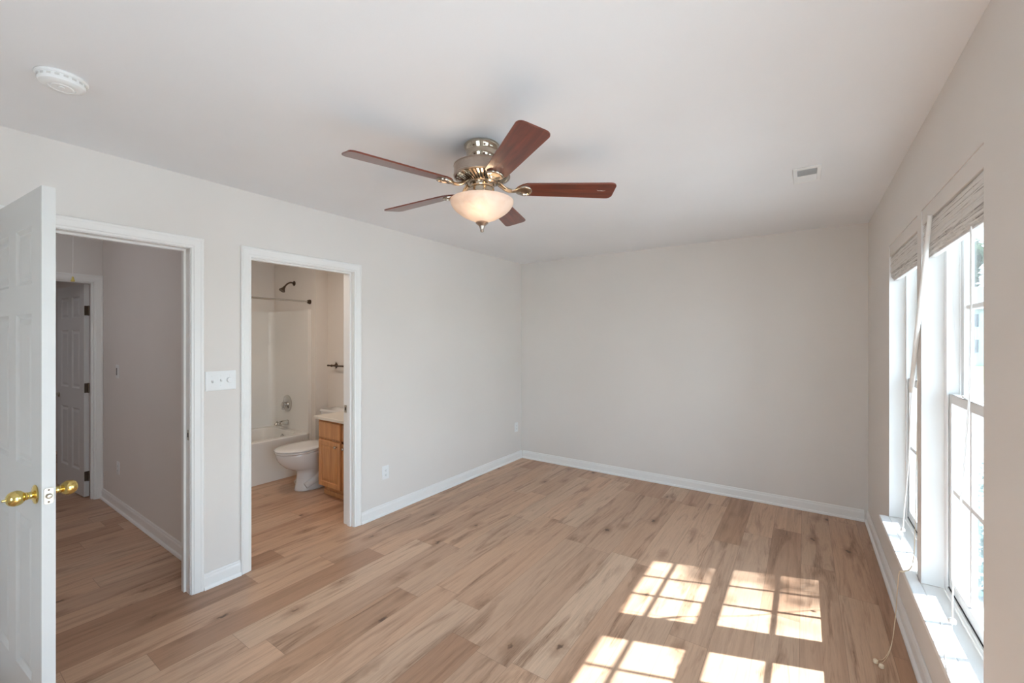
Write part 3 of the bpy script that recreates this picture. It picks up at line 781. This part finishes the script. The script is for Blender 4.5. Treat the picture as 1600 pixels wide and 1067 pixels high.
# ---------------------------------------------------------------- bathroom
tub = empty('bathtub', (-4.6, 1.965, 0), 'white bathtub with tall molded shower surround', 'bathtub')
tub.location = (0, 0, 0)
TX0, TX1, TY0, TY1, TZ = BX+0.001, -4.60, BY0+0.001, 2.679, 0.435
def rr(x0, x1, y0, y1, r, z, n=6):
    cx, cy = (x0+x1)/2, (y0+y1)/2
    return [(cx+a, cy+c, z) for a, c in rrect((x1-x0)/2, (y1-y0)/2, r, n)]
tb = MB()
tb.loft([rr(TX0, TX1, TY0, TY1, 0.004, 0.001), rr(TX0, TX1-0.006, TY0, TY1, 0.004, 0.38), rr(TX0, TX1, TY0, TY1, 0.006, 0.405), rr(TX0, TX1, TY0, TY1, 0.010, TZ-0.008), rr(TX0+0.004, TX1-0.008, TY0+0.004, TY1-0.004, 0.012, TZ),
         rr(TX0+0.075, TX1-0.075, TY0+0.085, TY1-0.085, 0.13, TZ), rr(TX0+0.09, TX1-0.09, TY0+0.10, TY1-0.098, 0.13, TZ-0.02), rr(TX0+0.13, TX1-0.13, TY0+0.25, TY1-0.13, 0.12, 0.14), rr(TX0+0.17, TX1-0.17, TY0+0.30, TY1-0.19, 0.10, 0.10)])
build('basin', tb, M['acrylic'], tub, smooth=True, angle=40)
# surround: U-shaped panel with rounded corners
def U(o, r):
    P = [(TX1+0.020-0.0, TY0+o)]
    for cx, cy, a0 in ((TX0+o+r, TY0+o+r, -PI/2), (TX0+o+r, TY1-o-r, PI)):
        for k in range(9):
            a = a0-PI/2*k/8 if True else 0
            P.append((cx+r*math.cos(a), cy+r*math.sin(a)))
    P.append((TX1+0.020, TY1-o)); return P
inner_, outer_ = U(0.028, 0.07), U(0.0015, 0.002)
loops = []
for z_ in (TZ+0.0005, 1.82):
    loops.append([(x, y, z_) for x, y in outer_] + [(x, y, z_) for x, y in inner_[::-1]])
sm = MB().loft(loops)
for y0_, y1_ in ((TY0+0.001, TY0+0.040), (TY1-0.040, TY1-0.001)):
    sm.box(TX1+0.0, TX1+0.026, y0_, y1_, TZ+0.0005, 1.828)
sm.box(TX1+0.005, TX1+0.026, TY1-0.020, TY1-0.001, 0.001, TZ+0.0005)
build('shower_surround', sm, M['acrylic'], tub, smooth=True, angle=30)

WY = TY1-0.028
def rotY(p): return Matrix.Translation(p) @ Matrix.Rotation(PI/2, 4, 'X')   # local z -> -y
sv = empty('shower_valve', (-5.035, WY, 0.735), 'round chrome shower valve on the tub surround above the spout', 'shower valve')
build('escutcheon', MB().lathe([(0.0, 0.0005), (0.098, 0.0005), (0.098, 0.004), (0.086, 0.010), (0.040, 0.014), (0.034, 0.016), (0.0, 0.016)], 40, mat=rotY((0, 0, 0))), M['chrome'], sv, smooth=True)
build('handle', MB().lathe([(0.026, 0.016), (0.030, 0.030), (0.034, 0.050), (0.030, 0.064), (0.018, 0.070), (0.0, 0.071)], 30, mat=rotY((0, 0, -0.012))).box(-0.009, 0.009, -0.066, -0.036, -0.07, -0.012), M['chrome'], sv, smooth=True)
sp = empty('tub_spout', (-5.03, WY, 0.512), 'chrome tub spout low on the surround', 'faucet')
build('spout', MB().tube(bez([(0, -0.001, 0), (0, -0.05, 0.001), (0, -0.10, -0.002), (0, -0.130, -0.008), (0, -0.142, -0.020)], 20), [0.030]+[0.027]*9+[0.024]*10+[0.017], 20), M['chrome'], sp, smooth=True)
build('diverter_knob', MB().lathe([(0.005, 0.0), (0.005, 0.012), (0.009, 0.016), (0.008, 0.024), (0.0, 0.026)], 16, (0, -0.125, 0.015)), M['chrome'], sp, smooth=True)
ov = tag(build('overflow_plate', MB().lathe([(0.0, 0.0), (0.036, 0.0), (0.036, 0.004), (0.028, 0.010), (0.0, 0.012)], 28, mat=rotY((-4.985, 2.565, 0.358))), M['chrome'], smooth=True), 'small round chrome overflow plate inside the tub end', 'overflow plate')
shh = empty('wall_shower', (-4.94, 2.68, 2.145), 'dark metal shower head on a bent arm above the surround', 'shower head')
build('flange', MB().lathe([(0.0, 0.0006), (0.030, 0.0006), (0.028, 0.006), (0.012, 0.012), (0.0, 0.012)], 24, mat=rotY((0, 0, 0))), M['bronze'], shh, smooth=True)
build('shower_arm', MB().tube(bez([(0, -0.006, 0), (0.01, -0.05, 0.004), (0.02, -0.095, -0.020), (0.03, -0.130, -0.055)], 21), 0.009, 12), M['bronze'], shh, smooth=True)
hd_d = Vector((0.03, -0.55, -0.83)).normalized()
build('spray_head', MB().lathe([(0.0, -0.005), (0.012, 0.0), (0.014, 0.02), (0.026, 0.042), (0.034, 0.056), (0.033, 0.062), (0.0, 0.062)], 26, mat=Matrix.Translation((0.03, -0.127, -0.052)) @ hd_d.to_track_quat('Z', 'Y').to_matrix().to_4x4()), M['bronze'], shh, smooth=True)
rod = empty('shower_rod', (-4.605, 2.68, 1.912), 'thin metal curtain rod across the tub opening', 'curtain rod')
build('rod', MB().tube([(0, -0.002, 0), (0, BY0-2.68+0.002, 0)], 0.0105, 14), M['chrome'], rod, smooth=True)
for y_, d_ in ((-0.0006, 1), (BY0-2.68+0.0006, -1)):
    build('end_cap', MB().lathe([(0.0, 0.0), (0.026, 0.0), (0.025, 0.010), (0.016, 0.032), (0.0108, 0.034)], 22, mat=Matrix.Translation((0, y_, 0)) @ Matrix.Rotation(PI/2*d_, 4, 'X')), M['bronze'], rod, smooth=True)
tbr = empty('towel_bar', (-4.33, BY1, 1.197), 'dark towel bar on the bathroom wall above the toilet', 'towel bar')
build('bar', MB().tube([(-0.075, -0.060, 0.0), (-0.072, -0.060, 0.0), (-0.05, -0.060, 0), (0.40, -0.060, 0)], [0.006, 0.011, 0.009, 0.009], 14), M['bronze'], tbr, smooth=True)
for x_ in (0.0, 0.36):
    build('post', MB().lathe([(0.0, 0.0006), (0.026, 0.0006), (0.024, 0.007), (0.011, 0.016), (0.010, 0.045), (0.014, 0.060), (0.010, 0.072), (0.0, 0.074)], 20, mat=rotY((x_, 0, 0))).lathe([(0.0, -0.034), (0.006, -0.032), (0.006, 0.032), (0.0, 0.034)], 12, (x_, -0.006, 0)), M['bronze'], tbr, smooth=True)

# toilet (faces -y)
toi = empty('toilet', (-4.12, 2.42, 0), 'white two-piece toilet with closed lid between tub and vanity', 'toilet')
def egg(hw, yf, yb, z, n=36, pf=2.0, pb=2.6):
    ym = yf+(yb-yf)*0.46; o = []
    for k in range(n):
        a = 2*PI*k/n; c, s_ = math.cos(a), math.sin(a)
        p_ = pf if s_ < 0 else pb
        x = hw*math.copysign(abs(c)**(2/p_), c); y = (ym-yf if s_ < 0 else yb-ym)*math.copysign(abs(s_)**(2/p_), s_)
        o.append((x, ym-2.42+y, z))
    return o
bw = MB().loft([egg(0.112, 2.245, 2.66, 0.001, pb=4), egg(0.114, 2.243, 2.662, 0.012, pb=4), egg(0.106, 2.25, 2.655, 0.04, pb=4), egg(0.098, 2.262, 2.65, 0.10, pb=3.5), egg(0.095, 2.268, 2.65, 0.165, pb=3), egg(0.100, 2.262, 2.65, 0.195), egg(0.118, 2.215, 2.65, 0.212),
                egg(0.145, 2.155, 2.66, 0.245), egg(0.166, 2.112, 2.665, 0.285), egg(0.180, 2.082, 2.67, 0.33), egg(0.184, 2.072, 2.67, 0.365), egg(0.185, 2.070, 2.67, 0.382), egg(0.180, 2.076, 2.665, 0.389)])
build('bowl', bw, M['porcelain'], toi, smooth=True, angle=60)
tp_ = MB().tube([(0.085, 2.30-2.42, 0.05), (0.10, 2.40-2.42, 0.10), (0.105, 2.48-2.42, 0.16), (0.10, 2.58-2.42, 0.12), (0.09, 2.64-2.42, 0.05)], [0.03, 0.034, 0.036, 0.034, 0.03], 14)
tp_.tube([(-0.085, 2.30-2.42, 0.05), (-0.10, 2.40-2.42, 0.10), (-0.105, 2.48-2.42, 0.16), (-0.10, 2.58-2.42, 0.12), (-0.09, 2.64-2.42, 0.05)], [0.03, 0.034, 0.036, 0.034, 0.03], 14)
build('trapway', tp_, M['porcelain'], toi, smooth=True, angle=60)
for sx in (-0.125, 0.125):
    build('bolt_cap', MB().lathe([(0.017, 0.0), (0.016, 0.012), (0.008, 0.020), (0.0, 0.021)], 16, (sx, 2.50-2.42, 0.002)), M['porcelain'], toi, smooth=True)
st_ = MB().loft([egg(0.182, 2.068, 2.55, 0.3905, pb=3), egg(0.188, 2.062, 2.555, 0.395, pb=3), egg(0.188, 2.062, 2.555, 0.405, pb=3), egg(0.184, 2.066, 2.55, 0.410, pb=3)])
build('seat', st_, M['porcelain'], toi, smooth=True, angle=60)
ld = MB().loft([egg(0.184, 2.064, 2.555, 0.4135, pb=3), egg(0.190, 2.058, 2.56, 0.418, pb=3), egg(0.189, 2.059, 2.56, 0.427, pb=3), egg(0.176, 2.075, 2.55, 0.434, pb=3), egg(0.12, 2.14, 2.50, 0.438, pb=3), egg(0.04, 2.25, 2.40, 0.4395, pb=3)])
build('lid', ld, M['porcelain'], toi, smooth=True, angle=60)
tk = MB().loft([rr(-0.20, 0.20, 0.235, 0.405, 0.03, 0.375), rr(-0.215, 0.215, 0.228, 0.407, 0.03, 0.42), rr(-0.232, 0.232, 0.222, 0.408, 0.03, 0.70)])
build('tank', tk, M['porcelain'], toi, smooth=True, angle=50)
build('tank_lid', MB().loft([rr(-0.236, 0.236, 0.218, 0.409, 0.03, 0.7005), rr(-0.240, 0.240, 0.214, 0.409, 0.03, 0.706), rr(-0.240, 0.240, 0.214, 0.409, 0.03, 0.724), rr(-0.230, 0.230, 0.224, 0.404, 0.03, 0.733)]), M['porcelain'], toi, smooth=True, angle=50)
build('flush_lever', MB().lathe([(0.0, 0.0), (0.010, 0.0), (0.009, 0.010), (0.0, 0.011)], 14, mat=rotY((-0.17, 0.222, 0.655))).box(-0.175, -0.105, 0.203, 0.211, 0.649, 0.660), M['chrome'], toi)

# vanity (front faces -y)
va = empty('vanity_cabinet', (-3.45, 2.57, 0), 'golden oak bathroom vanity with raised panel doors', 'cabinet')
VX, VY = -3.45, 2.57
def v_(mb): mb.v = [(x-VX, y-VY, z) for x, y, z in mb.v]; return mb
X0, X1, Y0 = -3.835, -3.072, 2.32
cb = MB().box(X0, X1, Y0+0.018, BY1-0.001, 0.10, 0.734)
cb.box(X0, X0+0.035, Y0, Y0+0.018, 0.10, 0.734).box(X1-0.035, X1, Y0, Y0+0.018, 0.10, 0.734).box(X0+0.035, X1-0.035, Y0, Y0+0.018, 0.715, 0.734).box(X0+0.035, X1-0.035, Y0, Y0+0.018, 0.10, 0.122).box(X0+0.035, X1-0.035, Y0, Y0+0.018, 0.535, 0.562)
cb.box(-3.475, -3.433, Y0, Y0+0.018, 0.10, 0.734)
build('body', v_(cb), M['oak'], va, bevel=0.001, seg=1)
build('toe_kick', v_(MB().box(X0+0.004, X1, Y0+0.06, Y0+0.08, 0.001, 0.10).box(X0+0.004, X1, Y0+0.050, Y0+0.06, 0.001, 0.045)), M['oak'], va, bevel=0.002)
def panel_front(name, x0, x1, z0, z1, raised=True, parent=va):
    mb = MB(); yf = Y0-0.019
    def R(o, y): return [(x0+o, y, z0+o), (x1-o, y, z0+o), (x1-o, y, z1-o), (x0+o, y, z1-o)]
    if raised: L = [R(0, Y0-0.0004), R(0, yf+0.004), R(0.004, yf), R(0.042, yf), R(0.046, yf+0.006), R(0.052, yf+0.007), R(0.075, yf+0.002), R(0.078, yf+0.0015)]
    else: L = [R(0, Y0-0.0004), R(0, yf+0.006), R(0.003, yf+0.002), R(0.010, yf)]
    mb.loft(L); return build(name, v_(mb), M['oak'], parent)
def cknob(x, z, parent):
    o = MB().lathe([(0.0, 0.0), (0.007, 0.0), (0.0055, 0.006), (0.006, 0.012), (0.013, 0.018), (0.0145, 0.023), (0.011, 0.028), (0.0, 0.029)], 20, mat=rotY((x, Y0-0.0192, z)))
    return build('cabinet_knob', v_(o), M['nickelp'], parent, smooth=True)
for a, b2, kx in ((-3.812, -3.470, -3.515), (-3.438, -3.096, -3.398)):
    dd = panel_front('cabinet_door', a, b2, 0.112, 0.542); cknob(kx, 0.505, dd)
    panel_front('drawer_front', a, b2, 0.562, 0.716, False)
ct = MB().loft([rr(-3.862, -3.0705, 2.283, BY1-0.001, 0.006, 0.7355), rr(-3.862, -3.0705, 2.283, BY1-0.001, 0.008, 0.758), rr(-3.858, -3.0705, 2.287, BY1-0.001, 0.008, 0.762), 
               ])
tag(build('countertop', ct, M['counter'], smooth=True, angle=30), 'pale marble vanity countertop on the oak cabinet', 'countertop')

# unseen lamps added to brighten the hall, the bathroom and the room beyond
def fill_light(x, y, c, power, label, drop=0.0):
    d = empty('added_fill_light', (x, y, ZC), label, 'added ceiling light')
    build('trim_ring', MB().lathe([(0.075, -0.0006), (0.10, -0.0006), (0.10, -0.006), (0.09, -0.010), (0.076, -0.004)], 36), M['plate'], d, smooth=True)
    build('lens', MB().lathe([(0.076, -0.003), (0.072, -0.003-drop*0.5), (0.045, -0.003-drop*0.9), (0.0, -0.0031-drop)], 36), emit_mat('fill_glow', c, power), d)
fill_light(-4.3, -0.45, (240, 242, 250), 44.0, 'added domed ceiling fill light in the hall, out of view beside the entry doorway', 0.09)
fill_light(-3.75, 1.72, (255, 238, 220), 98.0, 'added round ceiling fill light in the bathroom, out of view above its doorway')
fill_light(-7.0, -0.5, (236, 240, 250), 70.0, 'added round ceiling fill light in the room past the hall, out of view')

# ---------------------------------------------------------------- outdoors
GZ = -0.95
struct('ground', MB().box(-60, 160, -60, 200, GZ-0.3, GZ), M['grass'], 'lawn outside the windows', 'lawn')
struct('path_driveway', MB().box(-25.0, 60, -40.0, 33.0, GZ+0.002, GZ+0.04), M['concrete'], 'bright pale concrete driveway seen through the near window, widened around the house for neutral bounce light', 'driveway')  # spread around the house so the light it bounces stays neutral
def leafball(mb, c, r, n, size, rnd, flat=1.0):
    for _ in range(n):
        d = Vector((rnd.gauss(0, 1), rnd.gauss(0, 1), rnd.gauss(0, 1))).normalized()*r*rnd.uniform(0.45, 1.0)
        d.z *= flat
        p = Vector(c)+d; s_ = size*rnd.uniform(0.6, 1.3)
        a = Vector((rnd.gauss(0, 1), rnd.gauss(0, 1), rnd.gauss(0, 1))).normalized(); b_ = a.orthogonal().normalized()
        mb.add([p-a*s_, p-b_*s_*0.5, p+a*s_, p+b_*s_*0.5], [(0, 1, 2, 3)])
def tree(x, y, h, r, label, seed, n=900, size=0.14, group='trees outside', trunk_r=0.14, lean=(0, 0), sprays=()):
    rnd = random.Random(seed)
    root = empty('tree', (x, y, GZ), label, 'tree', group=group)
    tm = MB().tube([(0, 0, -0.02), (0.05, 0.02, h*0.4), (lean[0]*0.5, lean[1]*0.5, h*0.7), (lean[0], lean[1], h*0.95)], [trunk_r, trunk_r*0.75, trunk_r*0.5, trunk_r*0.15], 10)
    lm = MB()
    for k in range(12):
        a = rnd.uniform(0, 2*PI); rr_ = r*rnd.uniform(0.25, 0.85); z0_ = h*rnd.uniform(0.4, 0.7); z1_ = h*rnd.uniform(0.55, 0.98)
        e_ = (rr_*math.cos(a)+lean[0]*0.7, rr_*math.sin(a)+lean[1]*0.7, z1_)
        tm.tube([(lean[0]*0.3, lean[1]*0.3, z0_), (e_[0]*0.5, e_[1]*0.5, (z0_+z1_)/2+0.1), e_], [trunk_r*0.4, trunk_r*0.22, 0.01], 6)
        leafball(lm, e_, r*0.42, n//12, size, rnd, 0.8)
    for sx, sy, sz, sr, sn in sprays:      # low twigs reaching towards the house
        c = Vector((sx, sy, sz))-root.location
        tm.tube([(0.04, 0.02, c.z-0.6), (c.x*0.5, c.y*0.5, c.z-0.1), tuple(c), (c.x*1.0-0.5, c.y, c.z+0.05)], [0.05, 0.03, 0.014, 0.004], 6)
        for _ in range(sn):
            d = Vector((rnd.gauss(0, 0.5)*sr*1.6, rnd.gauss(0, 0.5)*sr*0.55, rnd.gauss(0, 0.5)*sr*0.5)); p_ = c+d
            a = Vector((rnd.gauss(0, 1), rnd.gauss(0, 1), rnd.gauss(0, 1))).normalized(); b_ = a.orthogonal().normalized(); s_ = 0.07*rnd.uniform(0.6, 1.3)
            lm.add([p_-a*s_, p_-b_*s_*0.5, p_+a*s_, p_+b_*s_*0.5], [(0, 1, 2, 3)])
    build('trunk', tm, M['bark'], root, smooth=True)
    build('crown', lm, M['leaf'], root)
    return root
# the tree whose twigs dapple the sun patch: its low sprays hang in the sun's path to the far window
TWIGS = []
for fx, fy, k_, sr, sn in ((-0.02, 3.17, 7.0, 0.34, 60), (-0.16, 3.10, 7.4, 0.30, 42), (0.03, 3.02, 6.7, 0.26, 26), (-0.20, 2.97, 7.2, 0.28, 30), (-0.05, 2.86, 7.5, 0.26, 18),
                           (-0.62, 2.93, 7.1, 0.30, 30), (-0.50, 2.98, 6.8, 0.28, 26), (-0.56, 2.76, 7.3, 0.24, 14), (0.30, 3.32, 6.9, 0.36, 60), (-0.10, 3.26, 7.3, 0.34, 60)):
    TWIGS.append((fx-SUN_DIR.x*k_, fy-SUN_DIR.y*k_, -SUN_DIR.z*k_, sr, int(sn*0.55)))
tree(6.6, 7.75, 11.6, 2.5, 'leafy tree outside that dapples the sunlight', 11, 2600, 0.10, 'trees outside', 0.16, sprays=TWIGS)
# distant trees along the view through the near window
for k, (x, y, h, r) in enumerate([(15.5, 78, 16, 3.6), (23.5, 78, 17, 3.6), (9.0, 66, 12, 3.4), (26.0, 62, 12, 3.4), (18.5, 94, 23, 5), (0.5, 74, 14, 4), (33.5, 86, 16, 4.5)]):
    tree(x, y, h, r, ['broad dark tree just behind the white house', 'tree behind the right end of the white house', 'tree left of the white house', 'tree right of the white house', 'tallest tree on the horizon', 'tree at the left end of the row', 'tree at the right end of the row'][k], 40+k, 1500, 0.55, 'distant trees', 0.3)
ho_ = empty('house', (16.5, 60.5, GZ), 'distant white house across the lawn', 'house')
build('walls', MB().box(-5, 5, -3, 3, 0.001, 5.2), M['siding'], ho_)
build('roof', MB().add([(-5.4, -3.5, 5.2), (5.4, -3.5, 5.2), (5.4, 3.5, 5.2), (-5.4, 3.5, 5.2), (-5.4, 0, 7.6), (5.4, 0, 7.6)], [(0, 1, 5, 4), (2, 3, 4, 5), (0, 4, 3), (1, 2, 5), (0, 3, 2, 1)]), M['roofm'], ho_)
for x_ in (-3.6, -1.2, 1.2, 3.6):
    for z_ in (1.2, 3.6): build('window', MB().box(x_-0.5, x_+0.5, -3.06, -3.002, z_, z_+1.2), M['darkglass'], ho_)
def shrub(x, y, r, label, seed):
    rnd = random.Random(seed)
    root = empty('shrub', (x, y, GZ), label, 'shrub', group='shrubs below the windows')
    lm = MB()
    for k in range(6):
        leafball(lm, (rnd.uniform(-r, r)*0.4, rnd.uniform(-r, r)*0.4, r*0.7+rnd.uniform(-0.1, 0.15)), r*0.65, 170, 0.035, rnd)
    build('stem', MB().tube([(0, 0, -0.01), (0, 0, r*0.6)], 0.03, 8), M['bark'], root)
    build('foliage', lm, M['bluegreen'], root)
for k, (x, y, r) in enumerate([(1.45, 5.6, 0.62), (2.0, 7.2, 0.75), (1.25, 4.3, 0.5)]):
    shrub(x, y, r, ['blue-green shrub nearest the window', 'larger blue-green shrub behind the nearest one', 'low shrub hidden under the far window'][(0, 1, 2)[k]], 60+k)
